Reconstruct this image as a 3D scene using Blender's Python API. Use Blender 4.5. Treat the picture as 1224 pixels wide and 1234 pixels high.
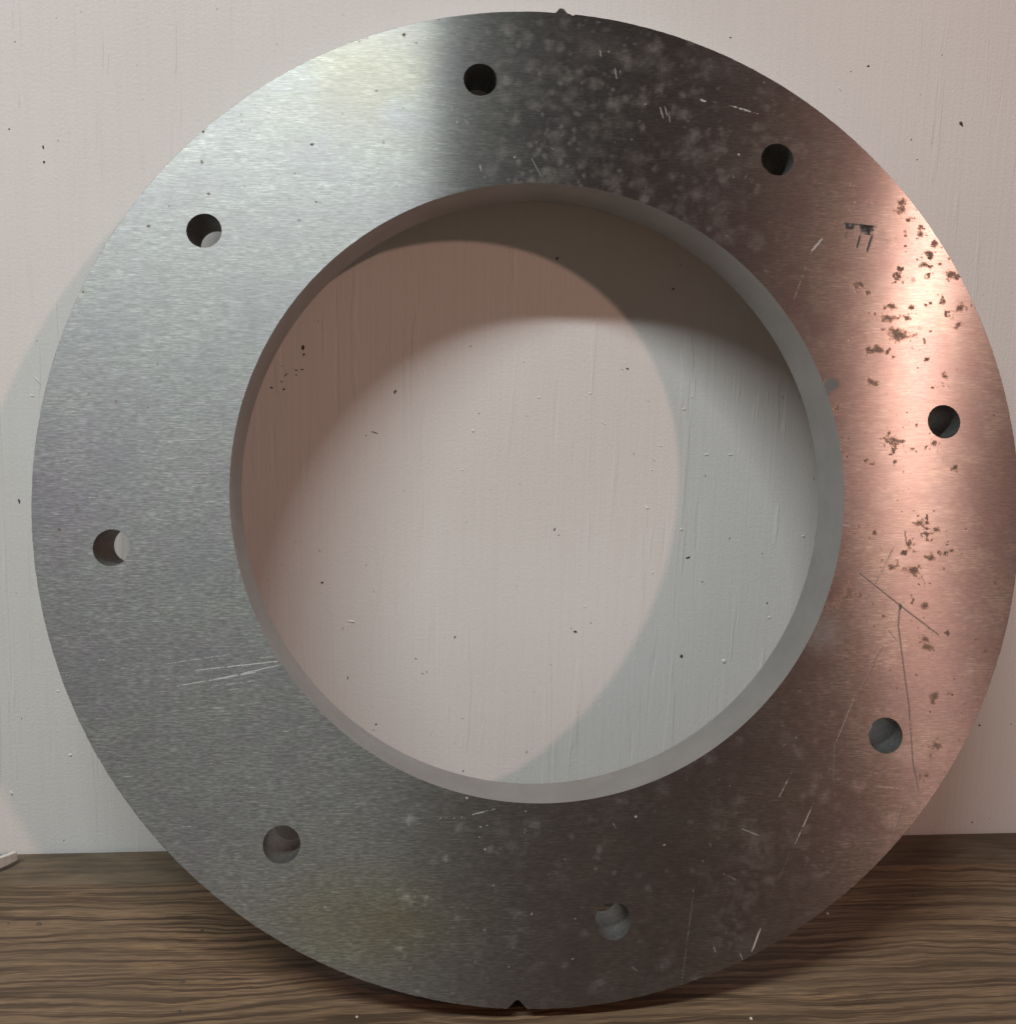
import bpy, math, random
import numpy as np
from mathutils import Matrix, Vector

for o in list(bpy.data.objects):
    bpy.data.objects.remove(o)
scene = bpy.context.scene
col = scene.collection
R = 0.165                                   # outer radius of the ring, metres
# solved in units of R: x right, y away from the wall (towards the camera), z up; origin on the wall/table line
def w2b(p):
    p = np.asarray(p, float)
    return np.stack([p[..., 0], -p[..., 1], p[..., 2]], -1) * R

# ------------------------------------------------------------------ camera
CAM = np.array([-.2461, 1.9634, 1.3373])
RT = np.array([.998, .0601, .0181]); RT /= np.linalg.norm(RT)
LK = np.array([.062, -.9895, -.1305]); LK -= RT * (LK @ RT); LK /= np.linalg.norm(LK)
UPV = np.array([-.0101, -.1314, .9913]); UPV -= RT * (UPV @ RT) + LK * (UPV @ LK); UPV /= np.linalg.norm(UPV)
F, PX, PY = 1000.0, 570.5, 507.6            # in pixels of the 1224 x 1234 photograph
cd = bpy.data.cameras.new('camera')
cam = bpy.data.objects.new('camera', cd); col.objects.link(cam)
fl = lambda v: Vector((v[0], -v[1], v[2]))
m = Matrix((fl(RT), fl(UPV), -fl(LK))).transposed().to_4x4()
m.translation = Vector(w2b(CAM))
cam.matrix_world = m
cd.sensor_fit = 'HORIZONTAL'; cd.sensor_width = 36.0
cd.lens = 36.0 * F / 1224.0
cd.shift_x = (612 - PX) / 1224.0
cd.shift_y = -(617 - PY) / 1224.0
cd.clip_start = 0.01; cd.clip_end = 50
scene.camera = cam

# ------------------------------------------------------------------ world and lamps
world = bpy.data.worlds.new('World'); scene.world = world; world.use_nodes = True
bg = world.node_tree.nodes['Background']
bg.inputs[0].default_value = (1.0, 0.92, 0.86, 1); bg.inputs[1].default_value = 0.05
CEN = np.array([0, .3338, .9998])           # ring centre on its front face
NRM = np.array([0, .9746, .2240]); UPR = np.array([0, -.2240, .9746])
def aim(o, target):
    d = Vector(w2b(target)) - o.location
    o.rotation_euler = d.to_track_quat('-Z', 'Y').to_euler()
def lamp(name, pos, sx, sy, power, colour, target=CEN, spread=None, shape='RECTANGLE'):
    l = bpy.data.lights.new(name, 'AREA'); l.shape = shape; l.size = sx; l.size_y = sy
    l.energy = power; l.color = colour
    if spread: l.spread = spread
    o = bpy.data.objects.new(name, l); col.objects.link(o)
    o.location = Vector(w2b(pos)); aim(o, target)
    return o
def direction(az, el):
    az, el = math.radians(az), math.radians(el)
    return np.array([math.sin(az) * math.cos(el), math.cos(az) * math.cos(el), math.sin(el)])
# warm bulb to the right, far enough for nearly parallel shadows
lamp('warm_lamp', CEN + direction(39.2, 26.2) * 12, .075, .075, 8.2, (1, .59, .46), shape='DISK')
# long cool fluorescent tube overhead to the left, parallel to the wall
tube = lamp('tube_lamp', (-2.2, 3.15, 5.9), .66, .08, 20.5, (.91, 1.0, .99))
tube.rotation_euler = (math.radians(-30), 0, 0)
scene.view_settings.view_transform = 'Standard'; scene.view_settings.look = 'None'
scene.view_settings.exposure = 0; scene.view_settings.gamma = 1
scene.render.resolution_x = 1015; scene.render.resolution_y = 1024

# ------------------------------------------------------------------ pixels and points
def project(p):
    d = np.asarray(p, float) - CAM
    z = d @ LK
    return np.stack([PX + F * (d @ RT) / z, PY - F * (d @ UPV) / z], -1)
def ray(px):
    px = np.asarray(px, float)
    return ((px[..., 0:1] - PX) / F) * RT - ((px[..., 1:2] - PY) / F) * UPV + LK
def on_plane(px, p0, n):
    d = ray(px); s = ((np.asarray(p0) - CAM) @ n) / (d @ n)
    return CAM + d * s[..., None]
def on_wall(x, y): return on_plane(np.array([x, y]), np.zeros(3), np.array([0, 1., 0]))
def on_table(x, y): return on_plane(np.array([x, y]), np.zeros(3), np.array([0, 0, 1.]))

# ------------------------------------------------------------------ noise in numpy for marks and wear
def vnoise(x, y, seed=0):
    xi = np.floor(x).astype(np.int64); yi = np.floor(y).astype(np.int64)
    fx = x - xi; fy = y - yi; fx = fx * fx * (3 - 2 * fx); fy = fy * fy * (3 - 2 * fy)
    def h(a, b):
        n = (a * 374761393 + b * 668265263 + seed * 974711) & 0xffffffff
        n = ((n ^ (n >> 13)) * 1274126177) & 0xffffffff
        return ((n ^ (n >> 16)) & 0xffff) / 65535.0
    return (h(xi, yi) * (1 - fx) + h(xi + 1, yi) * fx) * (1 - fy) + (h(xi, yi + 1) * (1 - fx) + h(xi + 1, yi + 1) * fx) * fy
def fbm(x, y, seed=0, oct=4):
    s = 0; a = .5
    for k in range(oct):
        s = s + a * vnoise(x, y, seed + k * 17); x = x * 2.03; y = y * 2.03; a *= .5
    return s / (1 - .5 ** oct)
def sstep(a, b, x):
    t = np.clip((x - a) / (b - a), 0, 1); return t * t * (3 - 2 * t)

# ------------------------------------------------------------------ node helpers
class NT:
    def __init__(s, name):
        s.m = bpy.data.materials.new(name); s.m.use_nodes = True
        s.t = s.m.node_tree; s.n = s.t.nodes; s.l = s.t.links
        s.b = s.n['Principled BSDF']
        s.co = s.n.new('ShaderNodeTexCoord').outputs['Object']
    def put(s, sock, v):
        if hasattr(v, 'is_linked') or isinstance(v, bpy.types.NodeSocket): s.l.new(v, sock)
        elif isinstance(v, (tuple, list)) and len(v) == 3 and sock.type == 'RGBA': sock.default_value = (*v, 1)
        else: sock.default_value = v
    def math(s, op, a, b=0.0, c=0.0, clamp=False):
        n = s.n.new('ShaderNodeMath'); n.operation = op; n.use_clamp = clamp
        s.put(n.inputs[0], a); s.put(n.inputs[1], b); s.put(n.inputs[2], c); return n.outputs[0]
    def map(s, scale, rot=(0, 0, 0), src=None, loc=(0, 0, 0)):
        n = s.n.new('ShaderNodeMapping'); s.l.new(src or s.co, n.inputs[0])
        n.inputs['Scale'].default_value = scale; n.inputs['Rotation'].default_value = rot; n.inputs['Location'].default_value = loc
        return n.outputs[0]
    def noise(s, vec, scale=1.0, detail=3, rough=.55, dist=0.0):
        n = s.n.new('ShaderNodeTexNoise'); s.l.new(vec, n.inputs['Vector'])
        n.inputs['Scale'].default_value = scale; n.inputs['Detail'].default_value = detail
        n.inputs['Roughness'].default_value = rough; n.inputs['Distortion'].default_value = dist
        return n.outputs[0]
    def rng(s, v, a, b, c=0.0, d=1.0, smooth=True):
        n = s.n.new('ShaderNodeMapRange'); n.interpolation_type = 'SMOOTHSTEP' if smooth else 'LINEAR'
        s.put(n.inputs[0], v)
        for i, q in enumerate((a, b, c, d)): n.inputs[i + 1].default_value = q
        return n.outputs[0]
    def mix(s, f, a, b, mode='MIX'):
        n = s.n.new('ShaderNodeMix'); n.data_type = 'RGBA'; n.blend_type = mode; n.clamp_factor = True
        s.put(n.inputs[0], f); s.put(n.inputs[6], a); s.put(n.inputs[7], b); return n.outputs[2]
    def attr(s, name):
        n = s.n.new('ShaderNodeAttribute'); n.attribute_name = name; return n.outputs['Fac']
    def bump(s, h, strength, dist, prev=None):
        n = s.n.new('ShaderNodeBump'); n.inputs['Strength'].default_value = strength; n.inputs['Distance'].default_value = dist
        s.l.new(h, n.inputs['Height'])
        if prev: s.l.new(prev, n.inputs['Normal'])
        return n.outputs[0]
    def set(s, **k):
        for key, v in k.items(): s.put(s.b.inputs[key.replace('_', ' ')], v)

# ------------------------------------------------------------------ materials
def mat_face():
    t = NT('brushed_steel')
    st1 = t.noise(t.map((210, 2600, 1)), 1, 2, .6)          # fine brush lines, along local x
    st2 = t.noise(t.map((430, 2100, 1)), 1, 3, .6)          # short dashes
    st3 = t.noise(t.map((90, 560, 1)), 1, 3, .6)            # broad streaks
    blot = t.noise(t.map((38, 60, 1)), 1, 4, .6)
    fine = t.noise(t.co, 3300, 2, .6)
    bloom = t.attr('bloom'); rust = t.attr('rust'); light = t.attr('scuff'); dark = t.attr('dark_scratch')
    smear = t.attr('smear'); tarn = t.attr('tarnish')
    streak = t.math('ADD', t.math('MULTIPLY', st1, .5), t.math('ADD', t.math('MULTIPLY', st2, .45), t.math('MULTIPLY', st3, .25)))
    sm = t.rng(streak, .40, .82, 0, 1, False)
    c = t.mix(t.math('MULTIPLY', sm, sm), (.215, .211, .203), (.47, .46, .445))
    c = t.mix(t.rng(blot, .35, .7, 0, .35), c, (.22, .205, .23))
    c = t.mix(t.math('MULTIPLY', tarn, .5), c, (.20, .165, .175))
    c = t.mix(t.math('MULTIPLY', t.attr('sheen_tint'), .8), c, (1.0, .92, .60), 'MULTIPLY')  # yellow reflection, multiplied into the steel colour
    c = t.mix(t.math('MULTIPLY', t.attr('lilac_tint'), .8), c, (1.0, .92, 1.0), 'MULTIPLY')
    rm = t.rng(t.math('ADD', rust, t.math('MULTIPLY', t.math('SUBTRACT', fine, .5), 1.5)), .22, .98)
    halo = t.rng(rust, .03, .5, 0, .7)
    pit = t.math('MULTIPLY', t.rng(t.noise(t.map((1, .8, 1)), 2100, 2, .6), .62, .74), t.math('ADD', t.math('MULTIPLY', tarn, .55), .12))
    c = t.mix(pit, c, (.06, .045, .04))
    c = t.mix(halo, c, (.24, .19, .16))
    bl = t.math('MULTIPLY', bloom, t.rng(fine, .25, .75, .5, 1.0), clamp=True)
    lg = t.rng(t.math('ADD', light, t.math('MULTIPLY', t.math('SUBTRACT', fine, .5), .5)), .25, .75)
    c = t.mix(t.math('MULTIPLY', bl, .8), c, (.36, .335, .315))
    c = t.mix(smear, c, (.14, .137, .135))
    c = t.mix(t.math('MULTIPLY', dark, .92), c, (.018, .011, .009))
    c = t.mix(t.math('MULTIPLY', rm, .92), c, t.mix(fine, (.034, .026, .021), (.11, .080, .062)))
    c = t.mix(t.math('MULTIPLY', lg, .75), c, (.56, .54, .51))
    met = t.math('SUBTRACT', .98, t.math('ADD', t.math('MULTIPLY', bl, .40), t.math('ADD', rm, t.math('ADD', t.math('MULTIPLY', lg, .75), t.math('ADD', dark, t.math('MULTIPLY', smear, .9)))), clamp=True), clamp=True)
    t.set(Specular_IOR_Level=t.math('SUBTRACT', .5, t.math('MULTIPLY', t.math('ADD', rm, dark, clamp=True), .45)))
    ro = t.math('ADD', t.rng(st2, .3, .7, .275, .31), t.math('MULTIPLY', t.math('ADD', bl, t.math('ADD', rm, t.math('ADD', lg, t.math('ADD', dark, smear)))), .3), clamp=True)
    h = t.math('ADD', t.math('MULTIPLY', streak, .35), t.math('MULTIPLY', rm, -1.0))
    h = t.math('SUBTRACT', h, t.math('MULTIPLY', t.math('ADD', dark, smear), .8))
    nb = t.bump(h, .22, .00006)
    vt = t.n.new('ShaderNodeVectorTransform'); vt.vector_type = 'VECTOR'; vt.convert_from = 'OBJECT'; vt.convert_to = 'WORLD'
    vt.inputs[0].default_value = (0.0, 1, 0)
    t.l.new(vt.outputs[0], t.b.inputs['Tangent'])
    t.set(Base_Color=c, Metallic=met, Roughness=ro, Anisotropic=1.0)
    t.l.new(nb, t.b.inputs['Normal'])
    b2 = t.n.new('ShaderNodeBsdfPrincipled')
    for key, val in (('Base Color', c), ('Metallic', met), ('Normal', nb), ('Tangent', vt.outputs[0]), ('Roughness', t.math('ADD', ro, .145, clamp=True))): t.l.new(val, b2.inputs[key])
    b2.inputs['Anisotropic'].default_value = .72
    mx = t.n.new('ShaderNodeMixShader'); mx.inputs[0].default_value = .30
    t.l.new(t.b.outputs[0], mx.inputs[1]); t.l.new(b2.outputs[0], mx.inputs[2])
    t.l.new(mx.outputs[0], t.n['Material Output'].inputs['Surface'])
    return t.m
def mat_turned():
    t = NT('turned_steel')
    st = t.noise(t.map((25, 25, 2600)), 1, 3, .6)
    bl = t.noise(t.co, 60, 4, .6)
    c = t.mix(t.rng(t.math('ADD', t.math('MULTIPLY', bl, .6), t.math('MULTIPLY', st, .4)), .3, .7), (.37, .365, .36), (.46, .455, .45))
    t.set(Base_Color=c, Metallic=.92, Roughness=t.rng(st, .3, .7, .40, .5))
    t.l.new(t.bump(st, .4, .0001), t.b.inputs['Normal'])
    return t.m
def mat_wall():
    t = NT('white_paint')
    s1 = t.noise(t.map((520, 520, 13)), 1, 4, .65)             # vertical brush drag
    s2 = t.noise(t.map((130, 130, 9)), 1, 3, .6, .25)
    ridge = t.math('ADD', t.rng(s2, .60, .66), t.rng(s2, .30, .37))
    s3 = t.noise(t.co, 900, 3, .6)                            # orange peel
    big = t.noise(t.co, 9, 3, .5)
    hz = t.noise(t.map((14, 14, 260)), 1, 3, .6)
    fleck = t.rng(t.noise(t.co, 330, 2, .5), .735, .76)
    c = t.mix(t.rng(big, .3, .7), (.755, .715, .705), (.785, .75, .74))
    c = t.mix(t.math('MULTIPLY', t.rng(s1, .35, .75), .12), c, (.60, .57, .54))
    c = t.mix(t.math('MULTIPLY', fleck, .55), c, (.22, .18, .15))
    h = t.math('ADD', t.math('MULTIPLY', s1, .55), t.math('ADD', t.math('MULTIPLY', ridge, .42), t.math('ADD', t.math('MULTIPLY', s3, .42), t.math('MULTIPLY', hz, .10))))
    t.set(Base_Color=c, Roughness=.48)
    t.b.inputs['Specular IOR Level'].default_value = .35
    t.l.new(t.bump(h, .42, .0007), t.b.inputs['Normal'])
    return t.m
def mat_wood(dark=False):
    t = NT('back_strip_wood' if dark else 'stained_wood')
    warp = t.noise(t.map((6, 16, 1)), 1, 2, .5)
    warp2 = t.noise(t.map((28, 70, 1)), 1, 3, .55)
    sep = t.n.new('ShaderNodeSeparateXYZ'); t.l.new(t.co, sep.inputs[0])
    yv = t.math('ADD', sep.outputs[1], t.math('MULTIPLY', t.math('SUBTRACT', warp, .5), .020))
    yv = t.math('ADD', yv, t.math('MULTIPLY', t.math('SUBTRACT', warp2, .5), .0055))
    def lay(fx, fy, det):
        cm = t.n.new('ShaderNodeCombineXYZ'); t.l.new(t.math('MULTIPLY', sep.outputs[0], fx), cm.inputs[0]); t.l.new(t.math('MULTIPLY', yv, fy), cm.inputs[1])
        return t.noise(cm.outputs[0], 1, det, .62)
    g = lay(9, 520, 5); tan = lay(20, 260, 3)
    fib = t.noise(t.map((90, 2900, 40)), 1, 4, .65)
    blot = t.noise(t.map((22, 60, 1)), 1, 4, .6)
    c = t.mix(t.rng(g, .41, .57), (.046, .026, .015), (.245, .155, .090))
    c = t.mix(t.rng(tan, .57, .70, 0, .8), c, (.34, .205, .105))
    c = t.mix(t.rng(fib, .3, .68, .85, 0), c, (.062, .037, .023))
    c = t.mix(t.rng(blot, .35, .65, .45, 0), c, (.110, .074, .046))
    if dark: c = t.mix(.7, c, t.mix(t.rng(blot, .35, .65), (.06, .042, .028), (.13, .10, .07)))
    t.set(Base_Color=c, Roughness=t.rng(g, .3, .7, .62, .46))
    t.b.inputs['Specular IOR Level'].default_value = .35
    t.l.new(t.bump(t.math('ADD', g, t.math('MULTIPLY', fib, .5)), .35, .0005), t.b.inputs['Normal'])
    return t.m
def mat_plain(name, c, rough=.6, metal=0.0, spread=.3):
    t = NT(name)
    n = t.noise(t.co, 700, 3, .6)
    t.set(Base_Color=t.mix(t.rng(n, .3, .7), tuple(q * (1 - spread) for q in c), tuple(min(1, q * (1 + spread)) for q in c)), Roughness=rough, Metallic=metal)
    t.l.new(t.bump(n, .3, .0002), t.b.inputs['Normal'])
    return t.m
M_FACE, M_TURN, M_WALL, M_WOOD, M_STRIP = mat_face(), mat_turned(), mat_wall(), mat_wood(), mat_wood(True)
M_HOLE = mat_plain('drilled_steel', (.24, .235, .23), .5, .85, .15)
M_SPECK = mat_plain('dark_speck_grit', (.075, .055, .042), .8)
M_NIB = mat_plain('paint_nib_white', (.74, .71, .68), .5, 0, .05)
M_OFFCUT = mat_plain('pale_grey_strip', (.55, .52, .49), .5, .1, .1)
M_CRUMB = mat_plain('pale_crumb', (.62, .57, .50), .7)

# ------------------------------------------------------------------ setting
def mesh_obj(name, verts, faces, mats, parent=None, smooth=False):
    me = bpy.data.meshes.new(name); me.from_pydata([tuple(v) for v in verts], [], faces)
    for mm in mats: me.materials.append(mm)
    if smooth: me.polygons.foreach_set('use_smooth', [True] * len(me.polygons))
    me.update()
    o = bpy.data.objects.new(name, me); col.objects.link(o)
    if parent: o.parent = parent
    return o
def box(x0, x1, y0, y1, z0, z1):
    v = [(x, y, z) for x in (x0, x1) for y in (y0, y1) for z in (z0, z1)]
    f = [(0, 1, 3, 2), (4, 6, 7, 5), (0, 4, 5, 1), (2, 3, 7, 6), (0, 2, 6, 4), (1, 5, 7, 3)]
    return v, f
v, f = box(-1.1, 1.1, 0, .03, -.06, 1.0)
wall = mesh_obj('wall', v, f, [M_WALL]); wall['kind'] = 'structure'
STRIP = .0225                                # the dark strip along the wall is this deep
BACK = -.0015
v, f = box(-1.1, 1.1, -.75, -STRIP, -.035, 0)
table = mesh_obj('tabletop', v, f, [M_WOOD]); table['kind'] = 'structure'
bv = table.modifiers.new('bevel', 'BEVEL'); bv.width = .0012; bv.segments = 3
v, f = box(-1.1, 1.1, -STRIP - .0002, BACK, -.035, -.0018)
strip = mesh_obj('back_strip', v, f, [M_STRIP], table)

# ------------------------------------------------------------------ the ring
RI, RB, TH, HR = .6229, .8539, .1127, .0352  # bore, bolt circle, thickness, bolt hole (in R)
PHASE = 1.725                                 # angle of the first bolt hole
BEV = .0010
NTH, NR = 2400, 156
def ring_uv(px):                              # pixel -> ring plane
    p = on_plane(np.asarray(px, float), CEN, NRM) - CEN
    return np.stack([p[..., 0], p @ UPR], -1)
def ang(px): q = ring_uv(px); return math.atan2(q[1], q[0])
TH_BURR, TH_NOTCH, TH_DENT = ang((677, 16)), ang((624, 1215)), ang((690, 17))
def dang(a, b): return (a - b + math.pi) % (2 * math.pi) - math.pi
th = PHASE - np.arange(NTH) * 2 * math.pi / NTH      # clockwise
rng_ = np.random.RandomState(4)
edge = (vnoise(np.arange(NTH) * .35, np.zeros(NTH), 3) - .5) * .0022 + (np.maximum(0, vnoise(np.arange(NTH) * .22, np.ones(NTH), 9) - .8)) * -.012
d1 = dang(th, TH_BURR); d2 = dang(th, TH_NOTCH); d3 = dang(th, TH_DENT)
burr = .0105 * np.clip(1.5 - np.abs(d1 - .001) / .0085, 0, 1) - .004 * np.clip(1 - np.abs(d3) / .006, 0, 1)
notch = -.0165 * np.clip(1.12 - np.abs(d2 + .001) / .0175, 0, 1)
front_delta = edge * .3 + burr + notch
back_delta = notch
loops = []                                    # (r array, z) along the profile
zb = -TH
prof = [('bore', RI, zb), ('bore', RI, zb * .66), ('bore', RI, zb * .33)]
nb = len(prof)
rs = np.linspace(RI, 1 - BEV, NR + 1)
outer = [(1, -BEV), (1, zb * .2), (1, zb * .5), (1, zb + BEV)]
NRB = 30
rb_ = np.linspace(1 - BEV, RI + .0003, NRB + 1)
V = []; 
def add_loop(r, z): V.append(np.stack([r * np.cos(th), r * np.sin(th), np.full(NTH, z)], -1))
bn = (vnoise(np.arange(NTH) * .3, np.ones(NTH) * 5, 4) - .5) * .0001
for k, (_, r, z) in enumerate(prof): add_loop(np.full(NTH, r) + (bn * .6 if k == nb - 1 else 0), z)
for r in rs:
    wgt = sstep(.955, 1, r); wi = 1 - sstep(RI, RI + .012, r)
    add_loop(r + front_delta * wgt + bn * wi, 0.0)
for k, (r, z) in enumerate(outer): add_loop(r + (front_delta if k == 0 else (notch + burr * .5 if k == 1 else back_delta)), z)
for r in rb_: add_loop(r + back_delta * sstep(.955, 1, r), zb)
NL = len(V); V = np.concatenate(V)
idx = lambda l, i: (l % NL) * NTH + (i % NTH)
skip = np.zeros((NL, NTH), bool)
extraV = []; extraF = []; hole_rings = []
def patch(l0, l1, ihw, ic, ha, z, rings):
    cx, cy = RB * math.cos(ha), RB * math.sin(ha)
    i0, i1 = ic - ihw, ic + ihw
    loop = [(l0, i) for i in range(i0, i1)] + [(l, i1) for l in range(l0, l1)] + [(l1, i) for i in range(i1, i0, -1)] + [(l, i0) for l in range(l1, l0, -1)]
    bi = [idx(l, i) for l, i in loop]
    for l in range(l0, l1):
        for i in range(i0, i1): skip[l % NL, i % NTH] = True
    P = V[bi][:, :2]; a = np.arctan2(P[:, 1] - cy, P[:, 0] - cx)
    Cc = np.stack([cx + HR * np.cos(a), cy + HR * np.sin(a)], -1)
    prev = bi; n = len(bi)
    for q in range(1, rings + 1):
        t = q / rings
        base = NL * NTH + sum(len(e) for e in extraV)
        Q = P * (1 - t) + Cc * t
        extraV.append(np.concatenate([Q, np.full((n, 1), z)], 1))
        cur = list(range(base, base + n))
        for j in range(n):
            extraF.append((prev[j], prev[(j + 1) % n], cur[(j + 1) % n], cur[j]))
        prev = cur
LF0, LB0 = nb, nb + NR + 1 + len(outer)
dr = (1 - RI - 2 * BEV) / NR; kc = int(round((RB - RI - BEV) / dr))
drb = (1 - RI - 2 * BEV) / NRB; kb = int(round((1 - BEV - RB) / drb))
hole_angles = [PHASE - j * math.pi / 4 for j in range(8)]
for j, ha in enumerate(hole_angles):
    patch(LF0 + kc - 20, LF0 + kc + 20, 24, j * NTH // 8, ha, 0.0, 8)
    patch(LB0 + kb - 5, LB0 + kb + 5, 24, j * NTH // 8, ha, zb, 3)
L, I = np.nonzero(~skip)
F4 = np.stack([idx(L, I), idx(L, I + 1), idx(L + 1, I + 1), idx(L + 1, I)], -1)
fm = np.where((L >= nb) & (L < nb + NR), 0, 1)
eF = np.array(extraF); Vall = np.concatenate([V] + extraV)
eM = np.where(Vall[eF[:, 0], 2] > -1e-6, 0, 1)
faces = np.concatenate([F4, eF]); mats = np.concatenate([fm, eM])
faces = faces[:, ::-1]
# outward normals check on one front face
a, b, c_ = Vall[faces[np.argmax(mats == 0)][:3]]
if np.cross(b - a, c_ - a)[2] < 0: faces = faces[:, ::-1]

# --- marks on the front face, laid out from the photograph onto the ring's own plane
world_pts = CEN + Vall[:, :1] * np.array([1., 0, 0]) + Vall[:, 1:2] * UPR + Vall[:, 2:] * NRM
Q = project(world_pts); X, Y = Q[:, 0], Q[:, 1]
U_, V_ = Vall[:, 0], Vall[:, 1]
n1 = fbm(X / 9, Y / 9, 1); n2 = fbm(X / 26, Y / 26, 2); n3 = fbm(X / 70, Y / 70, 3); n4 = fbm(X / 3.2, Y / 3.2, 4, 2)
front = Vall[:, 2] > -1e-6
def blob(arr, x, y, rx, ry=None, rot=0, amp=1.0, soft=.5, wob=.9):
    ry = ry or rx
    m_ = (np.abs(X - x) < rx * 2.6 + ry) & (np.abs(Y - y) < ry * 2.6 + rx) & front
    if not m_.any(): return
    dx, dy = X[m_] - x, Y[m_] - y; c, s = math.cos(rot), math.sin(rot)
    e = np.hypot((dx * c + dy * s) / rx, (-dx * s + dy * c) / ry)
    e = e * (1 + wob * (n1[m_] - .5) * 2 + wob * .6 * (n4[m_] - .5) * 2)
    arr[m_] = np.maximum(arr[m_], amp * (1 - sstep(1 - soft, 1 + soft, e)))
def line(arr, pts, wdt=1.0, amp=1.0, broken=0.0, taper=True):
    for (x0, y0), (x1, y1) in zip(pts[:-1], pts[1:]):
        m_ = (X > min(x0, x1) - 4) & (X < max(x0, x1) + 4) & (Y > min(y0, y1) - 4) & (Y < max(y0, y1) + 4) & front
        if not m_.any(): continue
        dx, dy = x1 - x0, y1 - y0; Ls = math.hypot(dx, dy)
        t = ((X[m_] - x0) * dx + (Y[m_] - y0) * dy) / Ls ** 2
        dd = np.abs((X[m_] - x0) * dy - (Y[m_] - y0) * dx) / Ls
        tc = np.clip(t, 0, 1); dd = np.hypot(dd, (t - tc) * Ls)
        wl = wdt * (1 - .5 * np.abs(tc * 2 - 1) ** 2) if taper else wdt
        val = amp * (1 - sstep(wl * .5, wl * .5 + .9, dd))
        if broken: val = val * sstep(broken - .15, broken + .15, n1[m_] * .6 + n4[m_] * .4)
        arr[m_] = np.maximum(arr[m_], val)
n5 = fbm(X / 5, Y / 5, 8, 3)
Z = lambda: np.zeros(len(X))
bloom, rust, scuff, darks, smear, tarn = Z(), Z(), Z(), Z(), Z(), Z()
# tarnish: warm darker film over the right half, patchy
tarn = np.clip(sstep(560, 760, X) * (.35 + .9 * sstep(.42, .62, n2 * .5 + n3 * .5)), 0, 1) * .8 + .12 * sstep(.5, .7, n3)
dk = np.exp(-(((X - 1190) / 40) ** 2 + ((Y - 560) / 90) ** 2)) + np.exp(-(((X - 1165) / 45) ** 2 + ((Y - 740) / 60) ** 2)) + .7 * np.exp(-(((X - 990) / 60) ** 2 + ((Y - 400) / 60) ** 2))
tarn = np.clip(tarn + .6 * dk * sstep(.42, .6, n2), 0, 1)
rd = random.Random(11)
def scatter_bloom(x0, x1, y0, y1, n, rmin, rmax, amp):
    for _ in range(n):
        r = rmin + (rmax - rmin) * rd.random() ** 2.2
        blob(bloom, rd.uniform(x0, x1), rd.uniform(y0, y1), r * rd.uniform(.8, 1.3), r, 0, amp * rd.uniform(.3, 1), .95, .75)
scatter_bloom(540, 700, 20, 225, 130, 1.5, 8, .8)
scatter_bloom(640, 880, 20, 260, 170, 1.5, 9, .7)
scatter_bloom(820, 960, 60, 330, 90, 1.5, 9, .5)
scatter_bloom(480, 900, 960, 1210, 80, 1.5, 6, .5)
scatter_bloom(760, 1060, 850, 1180, 80, 1.5, 8, .4)
scatter_bloom(930, 1210, 180, 1000, 70, 2, 10, .3)
reg = sstep(540, 640, X) * (1 - sstep(900, 1000, X)) * (1 - sstep(260, 330, Y))
bloom = np.maximum(bloom, reg * .32 * sstep(.5, .74, n2) * sstep(.4, .75, n1))
reg2 = sstep(480, 620, X) * sstep(840, 960, Y)
bloom = np.maximum(bloom, reg2 * .14 * sstep(.50, .75, n2) * sstep(.3, .7, n1))
bloom = np.maximum(bloom, .45 * np.exp(-((Y - 50 - (X - 640) * .13) / 16) ** 2) * sstep(640, 690, X) * (1 - sstep(840, 920, X)) * sstep(.3, .6, n2))
bloom = np.maximum(bloom, .28 * np.exp(-((X - 905 + (Y - 1040) * .25) / 30) ** 2) * sstep(960, 1020, Y) * (1 - sstep(1130, 1170, Y)) * sstep(.4, .6, n1))
bloom *= (.55 + .55 * sstep(.3, .65, n5)) * np.where(Y < 600, sstep(550, 610, X), 1)
# rust spots
for x, y, r in [(1026.6,222.5,3),(1046,241.6,2.5),(1026,254,2),(1084.6,244.5,6),(1087,252,6),(1094,266,3),(1091,284,4),(1109,282,5),(1125,293.5,5),(1121,304.6,4),(1121,310.7,3),(1105,312.6,3),(1114,319,7),(1119,321,4),(1083,323,2.5),(1084,333,4),(1146,329.5,7),(1133,318,3),(1046,352,3.5),(1031,346,3),(1036,342,2),(1074,369,6),(1097,370.7,4),(1093.6,384,4),(1115.6,367.5,3),(1120.5,365,2.5),(1137,364,4),(1155,371,6),(1155,390,5),(1087,406,6),
  (1057,420,6),(1045,420,3),(1050,460,5),(1077,430,3),(1117,433,2),(1139,453.6,6),(1197.6,500.5,3),(1125.6,534,4),(1020,550,4),(1042,555,4),(1150,563,2.5),(1081,603,2),(1010,492,4),(1107,631,6),(1128,638,6),(1035,635,4),(1053.5,642,3),(1094,656,4),(1090,665,2),(1146,663.6,3),(1122,673,5),(1075,684,6),(1099,688,7),(1114,730,6),(1063.6,743,4),(1114,770,5),(1118,780,5),(1199,703,4),(1187.5,785,4),(1139,763,2),(1127,838.7,6),(1127.6,898.5,4),(1116,935,3)]:
    blob(rust, x, y, r * .85, r * .7, 0, .62 if r > 3 else .7, .95, 1.2)
for x, y, rx, ry, ro in [(1070,383,9,4,0),(1081,403,10,7,.2),(1079,530.6,9,3.5,.35),(1099,540.7,4,2,0),(1017,720,11,5,-.3),(1022,713,5,6,0),(865,1010,3,3,0)]:
    blob(rust, x, y, rx * 1.05, ry * 1.0, ro, .6, .9, 1.2)
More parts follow.
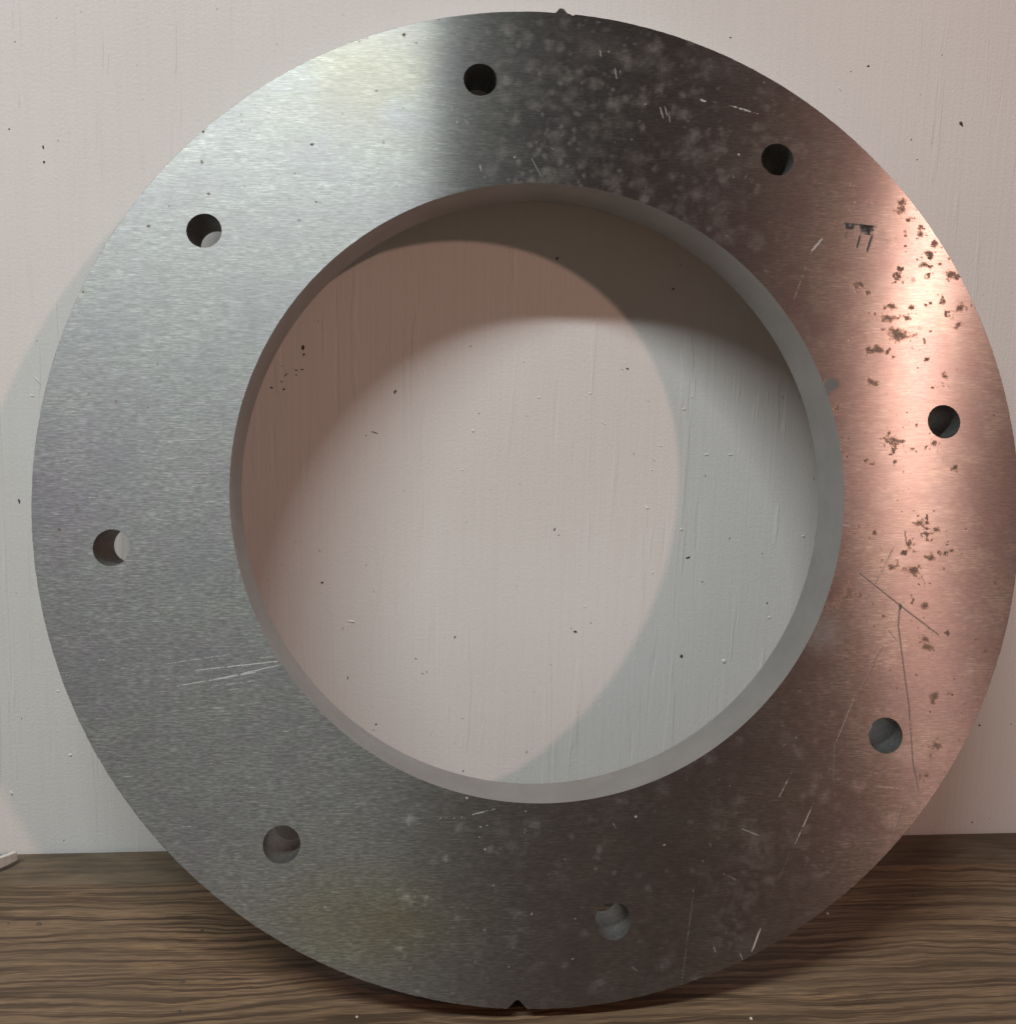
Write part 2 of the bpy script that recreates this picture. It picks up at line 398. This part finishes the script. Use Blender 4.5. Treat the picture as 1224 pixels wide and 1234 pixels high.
for x, y, r in [(244.5,159,2.6),(291,138,2.6),(291,146,2.4),(375,174,3),(179,272,3.4),(203,248,2),(251,233,2),(295,224,2),(360,265,2.2),(381,243,2.2),(487,41,3.4),(528.7,23,2.8),(454,109,2.2),(178,491,2.2),(219,488,1.8),(125.6,613,3.4),(72,639,3),(194,741,2.2),(175,783.6,2.6),(308,126,2),(413,137,2)]:
    blob(rust, x, y, r * .6, r * .45, 0, .9, .7, .8)
for _ in range(150):
    blob(rust, rd.uniform(190, 570), rd.uniform(30, 330), rd.uniform(.6, 1.3), None, 0, rd.uniform(.25, .65), .7, .8)
for _ in range(230):
    blob(rust, rd.gauss(1085, 55), rd.uniform(190, 960), rd.uniform(.6, 1.4), None, 0, rd.uniform(.3, .75), .7, .8)
for _ in range(60):
    blob(rust, rd.uniform(60, 330), rd.uniform(300, 900), rd.uniform(.8, 1.5), None, 0, rd.uniform(.3, .7), .7, .8)
# residue of two small stamped squares with drips
for k_ in range(6): line(darks, [(1018.5 + (k_ % 2), 269 + k_ * 1.1), (1028.5 - .3 * k_, 270 + k_ * 1.1)], .9, .9, .36, False)
for k_ in range(11): line(darks, [(1036 + (k_ * 7 % 3) * .8, 270.5 + k_), (1051.5 - (k_ * 5 % 4) * .7, 272.5 + k_)], .9, 1, .30 + .012 * k_, False)
line(darks, [(1017, 268.5), (1055, 273)], .8, .8, .40); line(darks, [(1020, 277), (1018, 287)], .8, .5, .48)
line(darks, [(1036.5, 281), (1032, 298)], 1.3, .9, .44); line(darks, [(1051, 281), (1044, 303)], 1.5, .95, .42)
# pale scuffs
for pts, w_, a_, br in [([(844,119.5),(850,122)],3,1,.3),([(850,121),(884,128)],1.2,.7,.5),([(884,128),(913,136.7)],2.6,1,.38),([(990,288),(978,302)],3.2,1,.4),([(978,302),(951,375)],1.2,.7,.45),
  ([(1028.5,842),(1007,895)],1.2,.65,.3),([(953,932),(939,960)],1.6,.8,.35),([(979,970.5),(956,1021.5)],1.8,.8,.35),([(916,1120),(906,1146)],2.6,.9,.3),([(835,1079.5),(821,1187)],1.3,.55,.3),([(1053,947.7),(1090,950.5)],1.2,.8,.42),([(1048,931),(1071,933.6)],1.2,.7,.45),([(893,998.6),(914,1007)],1.4,.85,.35),([(867,1051),(889.6,1062)],1.4,.7,.4),
  ([(524,986),(551,986),(597.6,975)],1.5,.85,.42),([(576,997),(588,995)],2,.85,.4),([(551,971),(590,969)],1.2,.6,.5),([(537.5,989),(538.5,1102)],.8,.4,0),([(201,800),(288,787)],1.1,.6,.35),([(234.5,808),(335,797)],1.2,.7,.35),([(268,817),(335,802)],1.1,.7,.35),([(213,827),(309,810)],1.2,.7,.35),([(254,827),(309,820)],1.0,.6,.4),
  ([(723,60),(724,68)],1.8,.8,.3),([(741,82),(743,95)],1.6,.8,.3),([(747,84),(748,92)],1.4,.8,.3),([(795,128),(799,142)],1.6,.9,.3),([(801,128),(804,140)],1.4,.9,.3),([(806,134),(807,147)],1.4,.8,.3),([(578,198),(580,206)],1.6,.8,.3),([(640,190),(652,212)],1.4,.7,.4),([(938,120),(925,155)],1,.5,.4),([(900,210),(897,216)],1.4,.6,.3),([(860,1140),(862,1150)],1.4,.7,.35),([(760,1165),(768,1170)],1.6,.8,.35),([(1004,530),(1042,545)],1.1,.6,.45),([(1010,632),(1025,634)],1.6,.7,.4),([(890,1148),(896,1158)],1.6,.7,.3)]:
    line(scuff, pts, w_ * .6, a_ * .85, br)
for _ in range(120):
    x, y = rd.uniform(520, 1010), rd.choice([rd.uniform(25, 330), rd.uniform(880, 1190)])
    if rd.random() < .6: blob(scuff, x, y, rd.uniform(.7, 1.3), None, 0, rd.uniform(.4, .9), .6, .6)
    else: line(scuff, [(x, y), (x + rd.uniform(-6, 6), y + rd.uniform(-7, 7))], .7, rd.uniform(.25, .7), .3)
for _ in range(90):
    x, y = rd.uniform(50, 480), rd.uniform(300, 1100); q = rd.uniform(4, 16)
    line(scuff, [(x, y), (x + q, y - q * rd.uniform(-.05, .12))], .6, rd.uniform(.2, .6), .3)
# dark scratches
for pts, w_, a_, br in [([(1035,691),(1083,729),(1130.6,765)],1.3,.9,0),([(1083.7,728),(1082,755),(1088.5,805),(1095,852.7),(1099.5,919.5),(1106.5,954.7)],1.5,.85,.12),([(1077,658),(1058.5,695),(1042,725)],1,.6,.45),([(1063.6,780),(1048.5,802)],2,.6,.4),([(1088,970.5),(1076,1007)],1.4,.7,.3),([(1053,800),(1037,830)],1.2,.6,.4),([(1006,895),(1004,940)],1.4,.5,.3),([(1090,640),(1092,656)],1.1,.7,.3),([(951,1030),(938,1060)],1,.5,.4),([(1070,760),(1080,772)],1,.6,.3)]:
    line(darks, pts, w_ * .45, a_ * .55, br, False)
blob(darks, 1084, 733, 1.0, 3, .1, .7, .5)
# chip at the bore edge and a thumb smear
blob(smear, 1001, 463, 8, 6.5, 0, 1, .3, .3); blob(smear, 994, 470, 5, 7, 0, 1, .3, .3)
blob(smear, 990, 764, 18, 20, .5, .4, .9, .3)

sheen = np.exp(-(((X - 420) / 130) ** 2 + ((Y - 1110) / 75) ** 2)) * (.6 + .8 * (n3 - .2)) + .5 * np.exp(-(((X - 440) / 120) ** 2 + ((Y - 90) / 70) ** 2)) * sstep(.3, .6, n3)  # yellow reflection painted in at lower left; weaker yellow patch near the top
lilac = np.exp(-(((X - 80) / 70) ** 2 + ((Y - 640) / 170) ** 2)) * sstep(.25, .6, n3) + .6 * sstep(.5, .66, n2) * (1 - sstep(300, 500, X)) * sstep(400, 600, Y)  # patchy lilac tint on the left side of the face
root = bpy.data.objects.new('steel_ring', None); col.objects.link(root)
root.location = Vector(w2b(CEN - UPR * 1.0)); root.empty_display_size = .05
root['label'] = 'big brushed steel ring with eight bolt holes leaning against the white wall'
root['category'] = 'steel ring'
# ring-local axes x (right), y (up the face), z (face normal); root sits at the foot of the face
mm = Matrix((Vector((1, 0, 0)), fl(UPR), fl(NRM))).transposed()
root.rotation_euler = mm.to_euler()
Vl = Vall * R; Vl[:, 1] += R
me = bpy.data.meshes.new('body')
me.vertices.add(len(Vl)); me.vertices.foreach_set('co', Vl.astype(np.float32).ravel())
nF = len(faces)
me.loops.add(nF * 4); me.loops.foreach_set('vertex_index', faces.astype(np.int32).ravel())
me.polygons.add(nF); me.polygons.foreach_set('loop_start', np.arange(0, nF * 4, 4, dtype=np.int32))
me.polygons.foreach_set('material_index', mats.astype(np.int32))
me.materials.append(M_FACE); me.materials.append(M_TURN)
for nm, arr in (('bloom', bloom), ('rust', rust), ('scuff', scuff), ('dark_scratch', darks), ('smear', smear), ('tarnish', tarn), ('sheen_tint', np.clip(sheen, 0, 1)), ('lilac_tint', np.clip(lilac, 0, 1))):
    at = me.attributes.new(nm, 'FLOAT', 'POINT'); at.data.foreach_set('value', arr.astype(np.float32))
me.update(calc_edges=True); me.validate()
sm = np.ones(nF, bool); sm[mats == 0] = False
lz = np.concatenate([L, np.full(len(eF), -1)])
sm[(lz == nb - 1) | (lz == nb + NR)] = False
me.polygons.foreach_set('use_smooth', np.zeros(nF, bool))
body = bpy.data.objects.new('body', me); col.objects.link(body); body.parent = root
# bolt hole walls with a worn rim
def hole_mesh():
    n = 96; ring = [(HR * 1.012, .00015), (HR, -.0018), (HR, zb * .35), (HR * 1.0, zb * .7), (HR, zb)]
    vs = [(r * R * math.cos(a), r * R * math.sin(a), z * R) for r, z in ring for a in [2 * math.pi * i / n for i in range(n)]]
    fs = [(k * n + i, (k + 1) * n + i, (k + 1) * n + (i + 1) % n, k * n + (i + 1) % n) for k in range(len(ring) - 1) for i in range(n)]
    h = bpy.data.meshes.new('bolt_hole'); h.from_pydata(vs, [], [q[::-1] for q in fs]); h.materials.append(M_HOLE)
    h.polygons.foreach_set('use_smooth', [True] * len(fs)); h.update(); return h
hm = hole_mesh()
for ha in hole_angles:
    o = bpy.data.objects.new('bolt_hole', hm); col.objects.link(o); o.parent = root
    o.location = (RB * math.cos(ha) * R, RB * math.sin(ha) * R + R, 0)

# ------------------------------------------------------------------ specks and paint nibs on the wall
def lump_mesh(name, seed, mat):
    r_ = random.Random(seed); n = 9
    rad = [r_.uniform(.55, 1.15) for _ in range(n)]
    vs = [(0, -1, 0)]
    for k, (s, h) in enumerate(((.6, -.8), (1.0, 0.15))):
        vs += [(rad[i] * s * math.cos(2 * math.pi * i / n), h, rad[i] * s * math.sin(2 * math.pi * i / n)) for i in range(n)]
    fs = [(0, 1 + i, 1 + (i + 1) % n) for i in range(n)] + [(1 + i, 1 + n + i, 1 + n + (i + 1) % n, 1 + (i + 1) % n) for i in range(n)]
    q = bpy.data.meshes.new(name); q.from_pydata(vs, [], fs); q.materials.append(mat); q.update(); return q
SP = [lump_mesh('dark_speck', s, M_SPECK) for s in range(6)]
NB = [lump_mesh('paint_nib', s + 50, M_NIB) for s in range(6)]
PXW = 1.0 / 520 * R                         # one photograph pixel on the wall, metres
def wall_bit(kind, x, y, rx, ry, rot=0, depth=.5, k=[0]):
    k[0] += 1
    me_ = (SP if kind == 's' else NB)[k[0] % 6]
    o = bpy.data.objects.new(me_.name.split('.')[0], me_); col.objects.link(o); o.parent = wall
    p = w2b(on_wall(x, y)); o.location = (p[0], 0.0, p[2])
    o.rotation_euler = (0, rot, 0); o.scale = (rx * PXW, min(rx, ry) * PXW * depth, ry * PXW)
for x, y, rx, ry, ro in [(476,472,2.6,4,.3),(388,702,2.6,2.6,0),(548,768,2,3,.4),(693,761,5,2.4,.2),(821,791,3,4,0),(668,638,1.6,4.5,0),(673,645,1.4,1.4,0),(671,311,1.8,4,.2),(811,348,4,1.8,-.3),(756,444,4,1.8,.4),(829,672,4.5,2,-.4),(879,649,1,3.4,0),(419,817,1.2,4,0),(453,873,1.6,3,.3),(450,880,1.2,2,0),(558,929,2,1.8,0),(501,794,2,1.2,0),(509,812,2.4,1,0),(514,810,1,2.4,0),(924,727,1.2,3.5,.2),(918,667,1.6,1.4,0),(846,701,2.4,1.4,.2),
  (365,419,3,5,.2),(366,427,2,3,0),(357,446,3,1.5,.5),(364,445,3,1.5,0),(357,452,1.5,2,0),(345,451,1.2,5,.7),(339,460,1.2,2,0),(327,467,3,2,.5),(342,469,3.4,1.8,-.4),(340,441,1,1.4,0),
  (1158,149,4,6,-.5),(1046,79,3.6,2,0),(880,45,2,1.4,0),(1025,86,2,1,0),(1098,168,1.8,1.4,0),(1105,192,1.4,1.4,0),(1135,66,1.6,1.2,.4),(1180,874,3.4,2.2,0),(1218,873,1.6,1.2,0),(1171,991,2,1.8,0),(1192,987,1.2,1,0),
  (52,177,1.4,5,-.2),(53,195,2.4,3,.4),(11,155,2.2,1.6,0),(18,50,1.4,1,0),(23,604,2,6,-.3),(26,866,1.2,1.6,0),(77,1013,1.2,1.2,0),(165,78,1,.8,0),(688,757,1.4,1.4,0),(712,751,1,1.6,0),(451,521,8,1.2,.35),(441,525,2,1,.3),(577,498,1.6,1,.2),(567,417,2.6,.9,-.4)]:
    wall_bit('s', x, y, rx * .72, ry * .72, ro)
for x, y, rx, ry, ro in [(45,458,1.6,9,-.6),(39,477,3,1.6,.2),(787,553,1.4,7,-.65),(796,537,3,1.3,.1),(785,566,1.8,1.5,0),(872,797,3,3.5,0),(649,479,2.4,1.6,.4),(711,474,1.8,1.8,0),(726,509,1.8,1.6,0),(728,511,2.8,1.3,0),(833,478,1.6,1.8,0),(824,493,2,2,0),(851,548,3.4,2,0),(880,548,4,1.6,0),(968,646,2.6,2.4,0),(786,690,1.8,2.4,0),(821,638,2.2,2,0),(927,744,2.4,1.8,.3),(780,612,3,2,0),(705,731,1.8,1.6,0),(424,749,6,2.2,.2),(557,566,2,1.6,0),(570,519,2,2.6,0),(1012,107,1.2,4,-.5),(14,956,2.6,4,0),(85,910,2.6,2.4,0),(70,833,3,1.6,.3),(124,60,1,30,.05),(212,60,1.2,40,.03),(130,75,1,18,.1),(1110,45,1,40,-.05),(1190,70,1.2,50,-.06),(23,120,1.2,14,0),(770,850,1.2,16,-.05),(890,470,1.2,18,.03),(908,500,1.0,22,.03),(925,480,1.0,14,.02),(945,520,1.2,24,0),(470,420,1,20,0),(15,20,1,16,0),(218,130,1,30,.03),(800,905,1,10,0)]:
    wall_bit('n', x, y, rx, ry, ro, .4 if ry < 10 else .3)

# ------------------------------------------------------------------ pale strip lying on the table at the left
def offcut():
    path = [on_table(x, y) for x, y in ((-150, 1075), (-95, 1072), (-48, 1064), (-20, 1055), (0, 1047.5), (12, 1042), (21.5, 1037))]
    path = np.array([w2b(p) for p in path]); n = len(path)
    hts = np.linspace(.0064, .0037, n); th_ = .0017
    vs = []
    for i in range(n):
        t = path[min(i + 1, n - 1)] - path[max(i - 1, 0)]; t[2] = 0; t /= np.linalg.norm(t)
        nn = np.array([-t[1], t[0], 0])
        for off, z in ((0, 0), (0, hts[i]), (th_, hts[i]), (th_, 0)):
            vs.append(path[i] + nn * off + np.array([0, 0, z]))
    fs = [(i * 4 + j, (i + 1) * 4 + j, (i + 1) * 4 + (j + 1) % 4, i * 4 + (j + 1) % 4) for i in range(n - 1) for j in range(4)]
    fs += [(0, 1, 2, 3), tuple((n - 1) * 4 + j for j in (3, 2, 1, 0))]
    base = np.array(path[-1]); base[2] = 0
    o = mesh_obj('bent_strip', [v_ - base for v_ in vs], fs, [M_OFFCUT])
    o.location = base
    b_ = o.modifiers.new('bevel', 'BEVEL'); b_.width = .0003; b_.segments = 2
    o['label'] = 'pale grey bent strip of offcut lying on the wood against the wall'
    o['category'] = 'offcut strip'
offcut()

# ------------------------------------------------------------------ crumbs on the tabletop
def table_bit(x, y, sx, sy, h, mat, k=[0]):
    k[0] += 1; p = w2b(on_table(x, y)); r_ = random.Random(900 + k[0]); n = 8
    rad = [r_.uniform(.6, 1.15) for _ in range(n)]
    vs = [(0, 0, h)] + [(rad[i] * sx * .6 * math.cos(i * math.pi / 4), rad[i] * sy * .6 * math.sin(i * math.pi / 4), h * .8) for i in range(n)] + [(rad[i] * sx * math.cos(i * math.pi / 4), rad[i] * sy * math.sin(i * math.pi / 4), -.0001) for i in range(n)]
    fs = [(0, 1 + i, 1 + (i + 1) % n) for i in range(n)] + [(1 + i, 1 + n + i, 1 + n + (i + 1) % n, 1 + (i + 1) % n) for i in range(n)]
    o = mesh_obj('crumb', vs, fs, [mat], table); o.location = (p[0], p[1], 0)
for x, y, s_ in [(47,1114,.0009),(220,1184,.0008),(215,1220,.0010),(243,1122,.0007),(10,1113,.0005),(300,1190,.0005),(77,1071,.0004),(1100,1080,.0006),(1045,1205,.0005)]:
    table_bit(x, y, s_ * 1.3, s_, s_ * .5, M_SPECK)
for x, y, s_ in [(997,1102,.0007),(310,1117,.0009),(430,1226,.0005),(905,1228,.0006)]:
    table_bit(x, y, s_, s_ * .8, s_ * .8, M_CRUMB)
